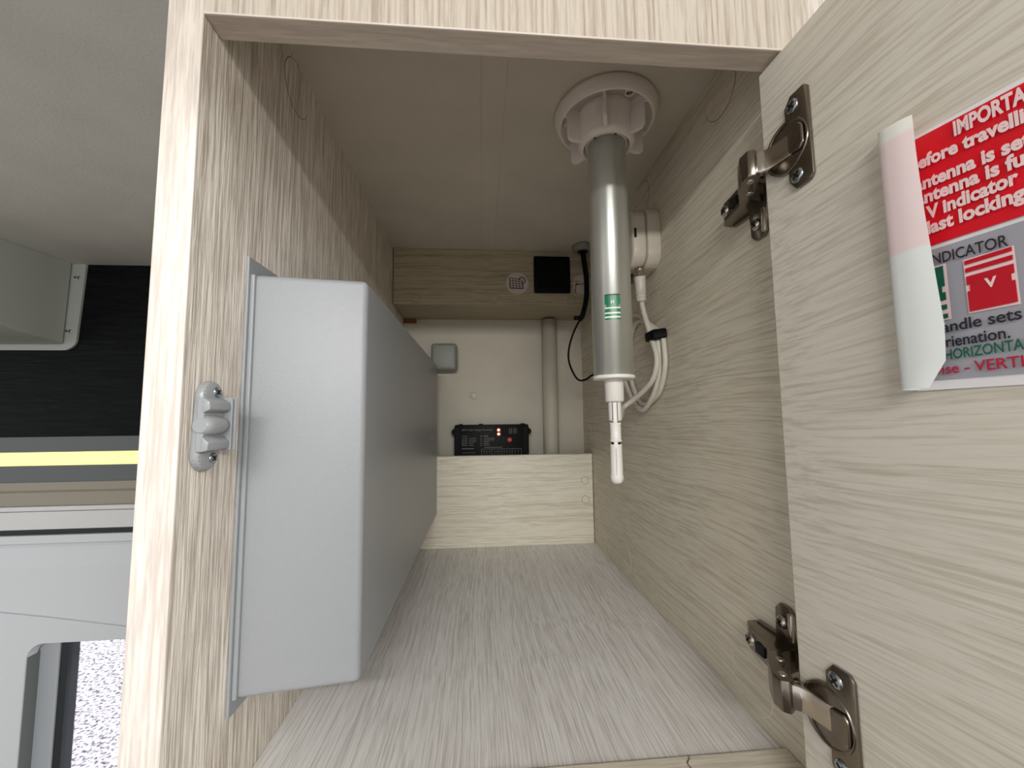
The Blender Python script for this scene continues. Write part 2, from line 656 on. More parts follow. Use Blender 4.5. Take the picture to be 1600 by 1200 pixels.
# the top fill between hole and curved seam (edge of the surround between the corners)
part(MB().box((wx0 + 0.0001, 0.6425, wz0), (wx0 + 0.0012, 0.6648, wz1 - 0.026)), 'window_reveal', M['reveal'], win)  # thin liner in darker grey, the side face's shade painted in
part(MB().box((-0.7440, 0.665, wz0), (-0.6735, 0.690, wz1 + 0.01), 0.002), 'blind_track', M['track'], win)
part(MB().box((-0.6745, 0.669, wz0), (-0.6590, 0.692, wz1 + 0.01)), 'window_seal', M['gap'], win)
part(MB().face([(-0.6600, 0.674, wz0), (-0.08, 0.674, wz0), (-0.08, 0.674, wz1 + 0.02), (-0.6600, 0.674, wz1 + 0.02)]), 'fly_screen', M['screen'], win)
part(MB().face([(-0.6592, 0.676, wz0), (-0.643, 0.676, wz0), (-0.643, 0.676, wz1 + 0.02), (-0.6592, 0.676, wz1 + 0.02)]), 'screen_hem', M['screen'], win)

# grey moulded wall panel above the window surround
gp = MB()
sec = [(0.0215, 0.644), (0.018, 0.652), (0.008, 0.654), (-0.004, 0.651), (-0.03, 0.646), (-0.20, 0.643), (-0.20, YW), (0.0215, YW)]
gpx = MB().prism([(-1.2, y, z) for z, y in sec if z > -0.19] + [], (0, 0, 0), (1.15, 0, 0))
gp = MB()
seczy = [(0.0215, 0.644), (0.018, 0.652), (0.008, 0.654), (-0.004, 0.651), (-0.03, 0.6465), (-0.165, 0.6430), (-0.165, YW), (0.0215, YW)]
gp.prism([(-1.2, y, z) for z, y in seczy], (0, 0, 0), (1.15, 0, 0))
gpx.bm.free()
struct(gp.make('trim_3', M['greypanel']))

# black grained panel under the room ceiling
tag(MB().box((-1.3, 0.650, 0.2285), (-TP - 0.0002, YW, HC)).make('wall_panel', M['darkwood']),
    'black wood-grained wall panel between ceiling and light strip', 'panel')
# light strip in its grey profile
ls = thing('light_strip', 'pale yellow glowing strip light in a flat grey profile', 'light', (-0.6, 0.648, 0.18))
part(MB().box((-1.3, 0.648, 0.1975), (-TP - 0.0002, YW, 0.2283)), 'upper_profile', M['profile'], ls)
part(MB().box((-1.3, 0.648, 0.1375), (-TP - 0.0002, YW, 0.1705)), 'lower_profile', M['profile'], ls)
part(MB().box((-1.3, 0.650, 0.1706), (-TP - 0.0002, YW, 0.1974)), 'diffuser', M['led_strip'], ls)
# beige trim and blind cassette
bc = thing('blind_cassette', 'pale blind cassette with beige cover running above the grey window panel', 'blind', (-0.6, 0.64, 0.07))
part(MB().box((-1.3, 0.646, 0.115), (-TP - 0.0002, YW, 0.1373)), 'cover', M['beige'], bc)
part(MB().prism([(-1.3, 0.641, 0.118), (-1.3, 0.645, 0.121), (-1.3, YW, 0.121), (-1.3, YW, 0.0925), (-1.3, 0.638, 0.0925)], (0, 0, 0), (1.3 - TP - 0.0002, 0, 0)), 'cover', M['beige'], bc)
part(MB().box((-1.3, 0.632, 0.0832), (-TP - 0.0002, YW, 0.0920), 0.0008, 1), 'rail', M['lightrail'], bc)
part(MB().box((-1.3, 0.631, 0.0480), (-TP - 0.0002, YW, 0.0824), 0.0008, 1), 'rail', M['lightrail'], bc)
part(MB().box((-1.3, 0.648, 0.030), (-TP - 0.0002, YW, 0.0478)), 'recess', M['gap'], bc)
part(MB().box((-1.3, 0.640, 0.0180), (-TP - 0.0002, YW, 0.0345), 0.0015, 2), 'lip', M['greypanel'], bc)

# moulded grey corner cover under the room ceiling
cc = thing('corner_cover', 'grey moulded plastic cover under the room ceiling beside black panel', 'cover', (-0.85, 0.6, HC))
pl = [(-1.3, HC - 0.0005), (-0.6635, HC - 0.0005), (-0.6705, 0.435)] + arc(-0.6955, 0.432, 0.025, 0, -90, 8)[1:] + [(-1.3, 0.407)]
part(MB().prism([(x, 0.6455, z) for x, z in pl], (0, 0, 0), (0, 0.0044, 0)), 'flange', M['greyrough'], cc)
bod = MB()
bp_ = [(-0.688, 0.645, 0), (-0.705, 0.50, 0), (-0.75, 0.35, 0), (-1.3, 0.30, 0), (-1.3, 0.645, 0)]
lower = {0: 0.418, 1: 0.445, 2: 0.470, 3: 0.480, 4: 0.418}
v0 = [bod.bm.verts.new((p[0], p[1], HC - 0.0004)) for p in bp_]
v1 = [bod.bm.verts.new((p[0] - (0.004 if i < 3 else 0), p[1], lower[i])) for i, p in enumerate(bp_)]
n = len(bp_)
fs = [bod.bm.faces.new(v0), bod.bm.faces.new(v1[::-1])] + [bod.bm.faces.new((v0[i], v1[i], v1[(i + 1) % n], v0[(i + 1) % n])) for i in range(n)]
bmesh.ops.recalc_face_normals(bod.bm, faces=fs)
bmesh.ops.bevel(bod.bm, geom=[e for e in bod.bm.edges if min(v.co.z for v in e.verts) < 0.5 and max(v.co.y for v in e.verts) < 0.65], offset=0.006, segments=3, profile=0.5, affect='EDGES')
part(bod, 'body', M['greyrough'], cc, smooth=True)
for (x, z) in ((-0.676, 0.562), (-0.684, 0.447)):
    part(MB().lathe((x, 0.6456, z), (0, -1, 0), [(0.0038, 0), (0.0034, 0.0008), (0.0012, 0.0010)], 16), 'screw', M['zinc'], cc)
    part(MB().lathe((x - 0.0075, 0.6456, z + 0.0005), (0, -1, 0), [(0.0022, 0), (0.0021, 0.0003)], 12), 'screw_hole', M['slot'], cc)

# ------------------------------------------------------------------ the cabinet
cab = thing('cabinet', 'pale wood-grain laminate cabinet with its door swung open', 'cabinet', (W / 2, 0, 0))
sl = part(MB().box((-TP, 0.0006, -0.25), (0, YW - 0.0015, HC - 0.0005)), 'side_panel', M['wood_z'], cab)
part(MB().box((-TP, -0.0004, -0.25), (0.0002, 0.0016, HC - 0.0005), 0.0006, 2), 'edging', M['edge_z'], sl)
sr = part(MB().box((W, 0.0006, -0.25), (W + TP, YW - 0.0015, HC - 0.0005)), 'side_panel', M['wood_y'], cab)
part(MB().box((W - 0.0002, -0.0004, -0.25), (W + TP, 0.0016, HC - 0.0005), 0.0006, 2), 'edging', M['edge_z'], sr)
tr = part(MB().box((0.0003, 0.0006, HR), (W - 0.0003, T, HC - 0.0005)), 'top_rail', M['rail_under'], cab)
part(MB().box((0.0003, -0.0004, HR + 0.0012), (W - 0.0003, 0.0008, HC - 0.0005)), 'rail_face', M['rail_front'], tr)
part(MB().box((0.0003, -0.0006, HR - 0.0001), (W - 0.0003, 0.0010, HR + 0.0013), 0.0004, 2), 'edging', M['edge_band'], tr)
part(MB().box((0.0002, 0.066, -0.016), (W - 0.0002, Y3, 0.0)), 'floor_panel', M['wood_floor'], cab)
part(MB().box((0.0002, 0.0, -0.25), (W - 0.0002, 0.0675, 0.0045), 0.0008, 2), 'bottom_rail', M['wood_x'], cab)
part(MB().box((0.0002, Y3, -0.016), (W - 0.0002, YW - 0.0005, HC - 0.002)), 'back_panel', M['cream'], cab)
lp = part(MB().box((0.0003, Y1, 0.0002), (W - 0.0012, Y1 + 0.015, H1), 0.0004, 1), 'lower_panel', M['wood_low'], cab)
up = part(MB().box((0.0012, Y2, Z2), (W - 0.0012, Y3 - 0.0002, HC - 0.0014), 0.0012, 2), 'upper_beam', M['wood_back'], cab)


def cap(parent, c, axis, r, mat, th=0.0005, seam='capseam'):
    """screw cover disc pressed on the panel, with the shadow gap round its rim painted as a ring"""
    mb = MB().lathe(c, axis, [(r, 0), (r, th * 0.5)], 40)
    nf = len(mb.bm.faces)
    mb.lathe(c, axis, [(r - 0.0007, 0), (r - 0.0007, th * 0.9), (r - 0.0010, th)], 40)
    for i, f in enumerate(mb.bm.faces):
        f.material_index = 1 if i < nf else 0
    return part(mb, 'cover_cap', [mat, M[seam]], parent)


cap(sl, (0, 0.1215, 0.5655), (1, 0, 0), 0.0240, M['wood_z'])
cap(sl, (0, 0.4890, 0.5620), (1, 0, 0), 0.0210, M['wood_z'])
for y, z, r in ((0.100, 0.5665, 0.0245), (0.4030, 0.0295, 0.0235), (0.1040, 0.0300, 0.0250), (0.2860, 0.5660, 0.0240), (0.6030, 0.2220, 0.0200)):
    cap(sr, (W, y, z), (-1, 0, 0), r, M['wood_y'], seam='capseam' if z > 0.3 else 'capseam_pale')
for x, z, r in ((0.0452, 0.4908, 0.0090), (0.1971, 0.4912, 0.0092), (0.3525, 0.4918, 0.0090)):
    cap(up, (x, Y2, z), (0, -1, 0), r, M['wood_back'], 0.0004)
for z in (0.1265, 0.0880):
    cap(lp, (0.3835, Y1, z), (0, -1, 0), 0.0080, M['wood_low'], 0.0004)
bpn = bpy.data.objects['back_panel']
part(MB().lathe((0.1541, Y3, 0.307), (0, -1, 0), [(0.0082, 0), (0.0082, 0.0016), (0.0066, 0.0032), (0.0, 0.0036)], 24), 'stud_cap', M['socket'], bpn)
part(MB().box((0.0003, Y3 - 0.008, 0.4690), (0.0275, Y3 - 0.0002, 0.4782), 0.0006, 1), 'shim', M['shim'], bpn)
# conduit on the back wall
part(MB().lathe((0.3235, Y3 - 0.0170, 0.0008), (0, 0, 1), [(0.0168, 0), (0.0168, 0.4735)], 28), 'conduit', M['cream'], cab)

# door, hinged on the right and open about 93 degrees
D0 = Vector((0.3759, 0.018, 0))
DD = Vector((0.048, -1, 0)).normalized()
DN = Vector((-1, -0.048, 0)).normalized()      # out of the inner face, towards the opening
DM = Matrix(((DD.x, DN.x, 0, D0.x), (DD.y, DN.y, 0, D0.y), (0, 0, 1, 0), (0, 0, 0, 1)))


def dp(s, off, z):
    return D0 + DD * s + DN * off + Vector((0, 0, z))


door = part(MB().box((0.0, -0.016, 0.0075), (0.388, 0.0, HR - 0.003), 0.0006, 2, M4=DM), 'door', M['wood_door'], cab)


def cross_screw(c, axis, r, parent, mat=None, h=0.0012):
    mb = MB().lathe(c, axis, [(r, 0), (r, h * 0.4), (r * 0.72, h), (0, h * 1.02)], 24)
    s_ = part(mb, 'screw', mat or M['zinc'], parent)
    # the cross recess sits in the same part
    d, u, v = MB().frame(axis)
    mb2 = bmesh.new()
    mb2.from_mesh(s_.data)
    s_.data.materials.append(M['recess'])
    base = Vector(c)
    for (a, b2) in ((u, v), (v, u)):
        pts = [base + d * (h * 1.12) + a * (sx * r * 0.62) + b2 * (sy * r * 0.14) for sx, sy in ((-1, -1), (1, -1), (1, 1), (-1, 1))]
        f = mb2.faces.new([mb2.verts.new(p) for p in pts])
        f.material_index = 1
    mb2.to_mesh(s_.data)
    mb2.free()
    return s_


def hinge(zc, sgn):
    """sgn +1: upper hinge, its wall plate hangs with the narrow nose upward; -1: mirrored"""
    # crank arm in plan (x, y)
    mid = [(0.3935, 0.0885), (0.3890, 0.0800), (0.3870, 0.0560), (0.3800, 0.0400), (0.3700, 0.0290), (0.3648, 0.0200),
           (0.3655, 0.0135), (0.3705, 0.0105), (0.3800, 0.0030), (0.3835, -0.0030)]
    h0 = MB()
    # channel arm against the side panel
    ch = [(0.3988, 0.0900), (0.3905, 0.0905), (0.3845, 0.0800), (0.3815, 0.0560), (0.3725, 0.0400), (0.3755, 0.0370), (0.3850, 0.0440), (0.3988, 0.0480)]
    h0.prism([(x, y, zc - 0.0085) for x, y in ch], (0, 0, 0), (0, 0, 0.0170), 0.0014, 2)
    H = part(h0, 'hinge', M['nickel_dark'], cab, smooth=True)
    H['label'] = 'nickel cranked hinge near the cabinet %s' % ('top' if sgn > 0 else 'floor')
    # knuckle
    kn = [(0.3840, 0.0470), (0.3730, 0.0440), (0.3650, 0.0320), (0.3598, 0.0220), (0.3600, 0.0140), (0.3640, 0.0112), (0.3690, 0.0140), (0.3735, 0.0230), (0.3790, 0.0330)]
    part(MB().prism([(x, y, zc - 0.0098) for x, y in kn], (0, 0, 0), (0, 0, 0.0196), 0.0012, 2), 'knuckle', M['nickel_dark'], H, smooth=True)
    # link going into the cup
    lk = [(0.3655, 0.0128), (0.3690, 0.0165), (0.3765, 0.0120), (0.3775, 0.0020), (0.3780, -0.0095), (0.3752, -0.0098), (0.3738, -0.0040), (0.3720, 0.0040), (0.3695, 0.0100)]
    part(MB().prism([(x, y, zc - 0.0075) for x, y in lk], (0, 0, 0), (0, 0, 0.0150), 0.0008, 2), 'link', M['nickel'], H, smooth=True)
    for (x, y) in ((0.3655, 0.0195), (0.3755, 0.0345)):
        part(MB().lathe((x, y, zc - 0.0106), (0, 0, 1), [(0.0022, 0), (0.0026, 0.0004), (0.0026, 0.0208), (0.0022, 0.0212)], 16), 'pivot_pin', M['nickel'], H)
    # cross shaped mounting plate
    mpl = [(0.088, -0.0095), (0.0665, -0.0105), (0.0655, -0.0300), (0.0610, -0.0345), (0.0520, -0.0345), (0.0470, -0.0300), (0.0455, -0.0100),
           (0.0440, 0.0100), (0.0470, 0.0300), (0.0520, 0.0345), (0.0610, 0.0345), (0.0655, 0.0300), (0.0665, 0.0105), (0.088, 0.0095)]
    mb = MB().prism([(W - 0.0002, y, zc + z) for y, z in mpl], (0, 0, 0), (-0.0034, 0, 0), 0.0008, 2)
    part(mb, 'mounting_plate', M['nickel_dark'], H, smooth=True)
    for za, zb_ in ((-0.0325, -0.0125), (0.0125, 0.0325)):
        part(MB().box((W - 0.0066, 0.0458, zc + za), (W - 0.0032, 0.0500, zc + zb_), 0.0012, 3), 'plate_rib', M['nickel'], H, smooth=True)
    for z in (-0.0225, 0.0225):
        cross_screw((W - 0.0036, 0.0572, zc + z), (-1, 0, 0), 0.0048, H, M['nickel'], 0.0034)
    cross_screw((0.3862, 0.0775, zc + 0.0), (-1, 0.1, 0), 0.0054, H, M['nickel'], 0.0040)
    part(MB().box((0.3808, 0.0585, zc - 0.0040), (0.3850, 0.0680, zc + 0.0040), 0.0004, 1), 'slot_recess', M['slot'], H)
    # cup flange on the door
    fl = [(0.0220, 0.026), (0.0270, 0.0320), (0.0375, 0.0320), (0.0402, 0.0290), (0.0402, -0.0290), (0.0375, -0.0320), (0.0270, -0.0320), (0.0220, -0.026),
          (0.0220, -0.0170), (0.0160, -0.0170), (0.0075, -0.0110), (0.0040, 0.0), (0.0075, 0.0110), (0.0160, 0.0170), (0.0220, 0.0170)]
    part(MB().prism([dp(s, 0.0003, zc + z) for s, z in fl], (0, 0, 0), DN * 0.0020, 0.0007, 2), 'cup_flange', M['nickel_dark'], H, smooth=True)
    # rim of the cup, open towards the arm
    ring = MB()
    ring.lathe(dp(0.0215, 0.0020, zc), DN, [(0.0176, -0.0018), (0.0174, 0.0006), (0.0168, 0.0012), (0.0156, 0.0004), (0.0152, -0.0014)], 40, cap=False)
    part(ring, 'cup_rim', M['nickel_dark'], H)
    part(MB().lathe(dp(0.0215, 0.0021, zc), DN, [(0.0153, -0.0016), (0.0153, -0.0002), (0.0140, 0.00005)], 32), 'cup_well', M['slot'], H)
    # pressed hood between cup and screws
    hood = [(0.0250, -0.0075), (0.0340, -0.0090), (0.0365, -0.0060), (0.0365, 0.0060), (0.0340, 0.0090), (0.0250, 0.0075)]
    part(MB().prism([dp(s, 0.0022, zc + z) for s, z in hood], (0, 0, 0), DN * 0.0022, 0.0010, 3), 'cup_hood', M['nickel_dark'], H, smooth=True)
    for z in (-0.0238, 0.0238):
        cross_screw(dp(0.0285, 0.0022, zc + z), DN, 0.0047, H, M['zinc'])
    return H


hinge(0.4345, 1)
hinge(0.0785, -1)

# door catch striker on the left side panel
ct = thing('door_catch', 'small grey plastic door catch with ribbed rollers on left side panel', 'catch', (0, 0.02, 0.254))
st = arc(0.0190, 0.2715, 0.0098, 0, 180, 12) + arc(0.0170, 0.2365, 0.0098, 180, 360, 12)
part(MB().prism([(0.0001, y, z) for y, z in st], (0, 0, 0), (0.0062, 0, 0), 0.0025, 3), 'base_plate', M['catch'], ct, smooth=True)
part(MB().box((0.0050, 0.0060, 0.2385), (0.0090, 0.0270, 0.2705), 0.0006, 2), 'body', M['catch'], ct)
part(MB().box((0.0050, 0.0272, 0.2380), (0.0145, 0.0288, 0.2715), 0.0004, 1), 'side_wall', M['catch'], ct)
part(MB().box((0.0050, 0.0247, 0.2382), (0.0135, 0.0262, 0.2712), 0.0004, 1), 'side_wall', M['catch'], ct)
part(MB().prism([(0.0085, 0.0050, 0.2705), (0.0125, 0.0050, 0.2680), (0.0130, 0.0050, 0.2635), (0.0095, 0.0050, 0.2615), (0.0085, 0.0050, 0.2625)], (0, 0, 0), (0, 0.0200, 0), 0.0006, 2), 'roller', M['catch'], ct, smooth=True)
part(MB().lathe((0.0080, 0.0045, 0.2540), (0, 1, 0), [(0.0040, 0), (0.0058, 0.004), (0.0062, 0.0100), (0.0058, 0.016), (0.0046, 0.0205)], 24), 'roller', M['catch'], ct)
part(MB().prism([(0.0085, 0.0050, 0.2470), (0.0095, 0.0050, 0.2475), (0.0130, 0.0050, 0.2440), (0.0125, 0.0050, 0.2395), (0.0085, 0.0050, 0.2385)], (0, 0, 0), (0, 0.0200, 0), 0.0006, 2), 'roller', M['catch'], ct, smooth=True)
for y, z in ((0.0215, 0.2745), (0.0205, 0.2340)):
    cross_screw((0.0060, y, z), (1, 0, 0), 0.0034, ct)

# ------------------------------------------------------------------ grey cover box
gb = thing('cover_box', 'large grey coated metal cover box on the left side panel', 'box', (0.04, 0.3, 0.0673))
mb = MB().prism([(0.0012, 0.0600, 0.0673), (0.0823, 0.0708, 0.0673), (0.0823, 0.5755, 0.0673), (0.0012, 0.5755, 0.0673)], (0, 0, 0), (0, 0, 0.2977), 0.0042, 4)
part(mb, 'shell', M['greybox'], gb, smooth=True)
part(MB().box((0.0002, 0.0555, 0.0586), (0.0022, 0.5765, 0.3766), 0.0005, 2), 'flange', M['greybox'], gb)
part(MB().box((0.0022, 0.0576, 0.0690), (0.0052, 0.0604, 0.3640), 0.0008, 2), 'return_lip', M['greybox'], gb)
part(MB().lathe((0.0823, 0.489, 0.222), (1, 0, 0), [(0.0032, 0), (0.0030, 0.0006), (0.001, 0.0010)], 16), 'rivet', M['greybox'], gb)

# ------------------------------------------------------------------ antenna mast
AX, AY = 0.3095, 0.1650
mast = thing('antenna_mast', 'aluminium aerial mast hanging from cabinet ceiling with white winding handle', 'antenna', (AX, AY, HC - 0.0014))
FZ = HC - 0.0014
fb = MB().lathe((AX, AY, FZ), (0, 0, -1), [(0.0550, 0), (0.0562, 0.0008), (0.0560, 0.0045), (0.0540, 0.0095), (0.0518, 0.0128), (0.0510, 0.0134), (0.0494, 0.0134), (0.0488, 0.0128), (0.0484, 0.0030), (0.0300, 0.0030), (0.0300, 0.0)], 64, cap=False)
fl = part(fb, 'ceiling_flange', M['white'], mast)
for k in range(6):
    a = math.radians(-109 + 60 * k)
    R_ = Matrix.Translation((AX, AY, 0)) @ Matrix.Rotation(a, 4, 'Z')
    part(MB().box((0.0300, -0.0014, FZ - 0.0122), (0.0490, 0.0014, FZ - 0.0025), 0.0003, 1, M4=R_), 'web', M['white'], fl)
hub = part(MB().lathe((AX, AY, FZ - 0.002), (0, 0, -1), [(0.0318, 0), (0.0318, 0.0080), (0.0312, 0.0084), (0.0308, 0.0320), (0.0296, 0.0352), (0.0272, 0.0378), (0.0256, 0.0384), (0.0247, 0.0380), (0.0245, 0.0260)], 48, cap=False), 'grip_hub', M['white'], mast)
for k in range(6):
    a = math.radians(-109 + 60 * k)
    R_ = Matrix.Translation((AX, AY, 0)) @ Matrix.Rotation(a, 4, 'Z')
    zt, zb = FZ - 0.0122, FZ - 0.0385
    prof = [(0.0290, zt), (0.0460, zt)] + [(0.0460 - 0.006 + 0.006 * math.cos(t), zb + 0.0075 - 0.0045 * 0 + 0.006 * math.sin(t) - 0.0015) for t in [-PI / 2 * i / 5 for i in range(6)]] + [(0.0350, zb - 0.0002), (0.0275, zb + 0.0014)]
    pts = [R_ @ Vector((r, -0.0020, z)) for r, z in prof]
    part(MB().prism(pts, (0, 0, 0), R_.to_3x3() @ Vector((0, 0.0040, 0)), 0.0009, 2), 'grip_fin', M['white'], hub)
sleeve = part(MB().lathe((AX, AY, FZ - 0.0260), (0, 0, -1), [(0.0226, 0), (0.0224, 0.0120), (0.0210, 0.0122)], 40, cap=False), 'sleeve', M['white'], mast)
for a in (-82, -140):
    R_ = Matrix.Translation((AX, AY, 0)) @ Matrix.Rotation(math.radians(a), 4, 'Z')
    part(MB().box((0.0218, -0.0008, FZ - 0.0395), (0.0230, 0.0008, FZ - 0.0300), M4=R_), 'slit', M['slot'], sleeve)
for (x, y, mt) in ((0.2690, 0.1760, 'white'), (0.3230, 0.1275, 'zinc')):
    if mt == 'zinc':
        part(MB().lathe((x, y, FZ - 0.003), (0, 0, -1), [(0.0050, 0), (0.0050, 0.0034), (0.0036, 0.0034), (0.0034, 0.0010)], 20, cap=False), 'screw_boss', M['white'], fl)
        s_ = part(MB().lathe((x, y, FZ - 0.0032), (0, 0, -1), [(0.0038, 0), (0.0036, 0.0016), (0.0018, 0.0030), (0, 0.0032)], 16), 'screw', M['nickel_dark'], fl)
    else:
        part(MB().lathe((x, y, FZ - 0.003), (0, 0, -1), [(0.0044, 0), (0.0044, 0.0030), (0.0012, 0.0032), (0.0010, 0.0012)], 20, cap=False), 'screw_boss', M['white'], fl)
PZ = 0.2985
pole = part(MB().lathe((AX, AY, FZ - 0.0345), (0, 0, -1), [(0.0203, 0), (0.0207, 0.0005), (0.0207, FZ - 0.0345 - PZ)], 64), 'pole', M['alu'], mast)
part(MB().lathe((AX, AY, PZ + 0.0006), (0, 0, -1), [(0.0209, 0), (0.0216, 0.0006), (0.0216, 0.0030), (0.0208, 0.0038), (0.0100, 0.0040)], 48), 'end_cap', M['handle'], mast)
part(MB().lathe((AX, AY, PZ - 0.0030), (0, 0, -1), [(0.0104, 0), (0.0099, 0.0010), (0.0095, 0.0225), (0.0085, 0.0236), (0.006, 0.0238)], 36), 'collar', M['handle'], mast)
hd = part(MB().lathe((AX, AY, 0.2505), (0, 0, -1), [(0.0056, 0), (0.0060, 0.0006), (0.0056, 0.0020), (0.0054, 0.0170), (0.0061, 0.0178), (0.0061, 0.0196), (0.0050, 0.0200)], 28), 'winding_handle', M['handle'], mast)
# forked swivel between collar and handle
RM = Matrix.Translation((AX, AY, 0)) @ Matrix.Rotation(math.radians(-19), 4, 'Z')
part(MB().lathe((AX, AY, 0.2748), (0, 0, -1), [(0.0058, 0), (0.0066, 0.0012), (0.0066, 0.0215), (0.0060, 0.0226)], 28), 'fork', M['handle'], hd)
part(MB().box((-0.0020, -0.0069, 0.2500), (0.0020, 0.0069, 0.2712), 0.0005, 2, M4=RM), 'tongue', M['handle'], hd)
part(MB().box((-0.0022, -0.0068, 0.2714), (0.0022, -0.0040, 0.2740), M4=RM), 'fork_gap', M['slot'], hd)
for sx in (-1, 1):
    part(MB().box((sx * 0.0024 - 0.0003, -0.0065, 0.2530), (sx * 0.0024 + 0.0003, -0.0050, 0.2730), M4=RM), 'fork_gap', M['slot'], hd)
part(MB().lathe((AX, AY, 0.2310), (0, 0, -1), [(0.0045, 0), (0.0045, 0.0030)], 20), 'joint_gap', M['slot'], hd)
part(MB().box((-0.0020, -0.0060, 0.2255), (0.0020, 0.0060, 0.2315), 0.0004, 1, M4=RM), 'tongue', M['handle'], hd)
part(MB().lathe((AX, AY, 0.2282), (0, 0, -1), [(0.0054, 0), (0.0062, 0.0006), (0.0060, 0.0022), (0.0061, 0.0300), (0.0066, 0.0320), (0.0067, 0.0340), (0.0060, 0.0372), (0.0040, 0.0396), (0.0, 0.0404)], 32), 'handle_tip', M['handle'], mast)
part(MB().box((-0.00015, -0.00625, 0.1965), (0.00015, -0.0058, 0.2240), M4=RM), 'seam', M['slot'], bpy.data.objects['handle_tip'])


# green H indicator label wrapped on the pole
def wrap(mb, x0, x1, z0, z1, r, n=8):
    aim = math.atan2(-0.24 - AY, 0.1706 - AX) + 0.05
    for i in range(n):
        xa, xb = x0 + (x1 - x0) * i / n, x0 + (x1 - x0) * (i + 1) / n
        pa = [(AX + r * math.cos(aim + x / r), AY + r * math.sin(aim + x / r)) for x in (xa, xb)]
        mb.face([(pa[0][0], pa[0][1], z0), (pa[1][0], pa[1][1], z0), (pa[1][0], pa[1][1], z1), (pa[0][0], pa[0][1], z1)])
    return mb


hw = 0.0078
zt, zb = 0.3808, 0.3545
lab = part(wrap(MB(), -hw, hw, zt - 0.0012, zt, 0.02085), 'indicator_label', M['ink'], mast)
mb = MB()
wrap(mb, -hw, hw, zt - 0.0105, zt - 0.0012, 0.02086)
wrap(mb, -hw * 0.80, hw * 0.80, zt - 0.0135, zt - 0.0105, 0.02086)
wrap(mb, -hw, hw, zt - 0.0187, zt - 0.0150, 0.02086)
wrap(mb, -hw, hw, zt - 0.0228, zt - 0.0203, 0.02086)
wrap(mb, -hw, hw, zb, zb + 0.0018, 0.02086)
part(mb, 'green_field', M['green'], lab)
mb = MB()
for a, c in ((0.0135, 0.0150), (0.0187, 0.0203), (0.0228, 0.0245)):
    wrap(mb, -hw, hw, zt - c, zt - a, 0.02086)
part(mb, 'white_stripe', M['handle'], lab)
V, F = text_verts('H', 0.02)
wd = width(V)
mn = min(v.x for v in V)
aim = math.atan2(-0.24 - AY, 0.1706 - AX) + 0.05
mb = MB()


def onpole(v):
    x = (v.x - mn - wd / 2) * 0.0050
    a = aim + x / 0.0209
    return Vector((AX + 0.0209 * math.cos(a), AY + 0.0209 * math.sin(a), zt - 0.0098 + v.y * 0.0050))


put_text(mb, V, F, onpole)
part(mb, 'lettering', M['handle'], lab)

# ------------------------------------------------------------------ aerial socket, cable, tie
sk = thing('aerial_socket', 'round-cornered white aerial outlet box on right side panel behind mast', 'socket', (W, 0.27, 0.49))


def rrect(y0, y1, z0, z1, r, n=5):
    return arc(y1 - r, z1 - r, r, 0, 90, n) + arc(y0 + r, z1 - r, r, 90, 180, n) + arc(y0 + r, z0 + r, r, 180, 270, n) + arc(y1 - r, z0 + r, r, 270, 360, n)


part(MB().prism([(W - 0.0003, y, z) for y, z in rrect(0.233, 0.313, 0.448, 0.530, 0.020)], (0, 0, 0), (-0.0170, 0, 0), 0.0010, 2), 'back_box', M['socket'], sk, smooth=True)
part(MB().prism([(W - 0.0177, y, z) for y, z in rrect(0.2345, 0.3115, 0.4495, 0.5285, 0.020)], (0, 0, 0), (-0.0190, 0, 0), 0.0045, 4), 'front_cover', M['socket'], sk, smooth=True)
part(MB().box((W - 0.0345, 0.2332, 0.484), (W - 0.0320, 0.2352, 0.496)), 'vent_slot', M['slot'], sk)
part(MB().lathe((0.3785, 0.2520, 0.4495), (0, 0, -1), [(0.0062, 0), (0.0062, 0.0035), (0.0054, 0.0040), (0.0054, 0.0100)], 24), 'coax_terminal', M['nickel'], sk)
part(MB().lathe((0.3740, 0.2750, 0.4495), (0, 0, -1), [(0.0052, 0), (0.0052, 0.0120), (0.0020, 0.0122)], 20), 'coax_terminal', M['nickel_dark'], sk)

cb = thing('aerial_cable', 'white coiled aerial cable plugged into outlet box behind mast', 'cable', (0.385, 0.26, 0.44))
part(MB().lathe((0.3785, 0.2520, 0.4392), (0.10, 0.16, -1), [(0.0066, 0), (0.0074, 0.0010), (0.0066, 0.0150), (0.0068, 0.0235), (0.0060, 0.0240), (0.0060, 0.0250), (0.0066, 0.0253), (0.0066, 0.0272), (0.0058, 0.0276), (0.0058, 0.0286), (0.0063, 0.0290), (0.0063, 0.0310), (0.0045, 0.0330)], 24), 'plug', M['whitecable'], cb)
cpts = [(0.3818, 0.2570, 0.4070), (0.3850, 0.2570, 0.3900), (0.3870, 0.2455, 0.3600), (0.3870, 0.2300, 0.3275), (0.3850, 0.2380, 0.3040), (0.3800, 0.2560, 0.2900), (0.3720, 0.2760, 0.2780), (0.3600, 0.2800, 0.2680), (0.3480, 0.2580, 0.2560), (0.3385, 0.2420, 0.2540), (0.3345, 0.2365, 0.2640), (0.3340, 0.2360, 0.3000), (0.3340, 0.2360, 0.4400), (0.3340, 0.2360, 0.5905)]
part(MB().tube(cpts, 0.0034), 'cord', M['whitecable'], cb)
loop1 = [(0.3920, 0.2420, 0.3604), (0.392, 0.2733, 0.3880), (0.392, 0.3012, 0.401), (0.392, 0.3312, 0.401), (0.392, 0.3554, 0.3767), (0.392, 0.365, 0.3378), (0.392, 0.3463, 0.301), (0.392, 0.3182, 0.2756), (0.392, 0.2891, 0.2655), (0.392, 0.2565, 0.2830), (0.393, 0.2390, 0.3087), (0.393, 0.2366, 0.3366), (0.3930, 0.2400, 0.3590)]
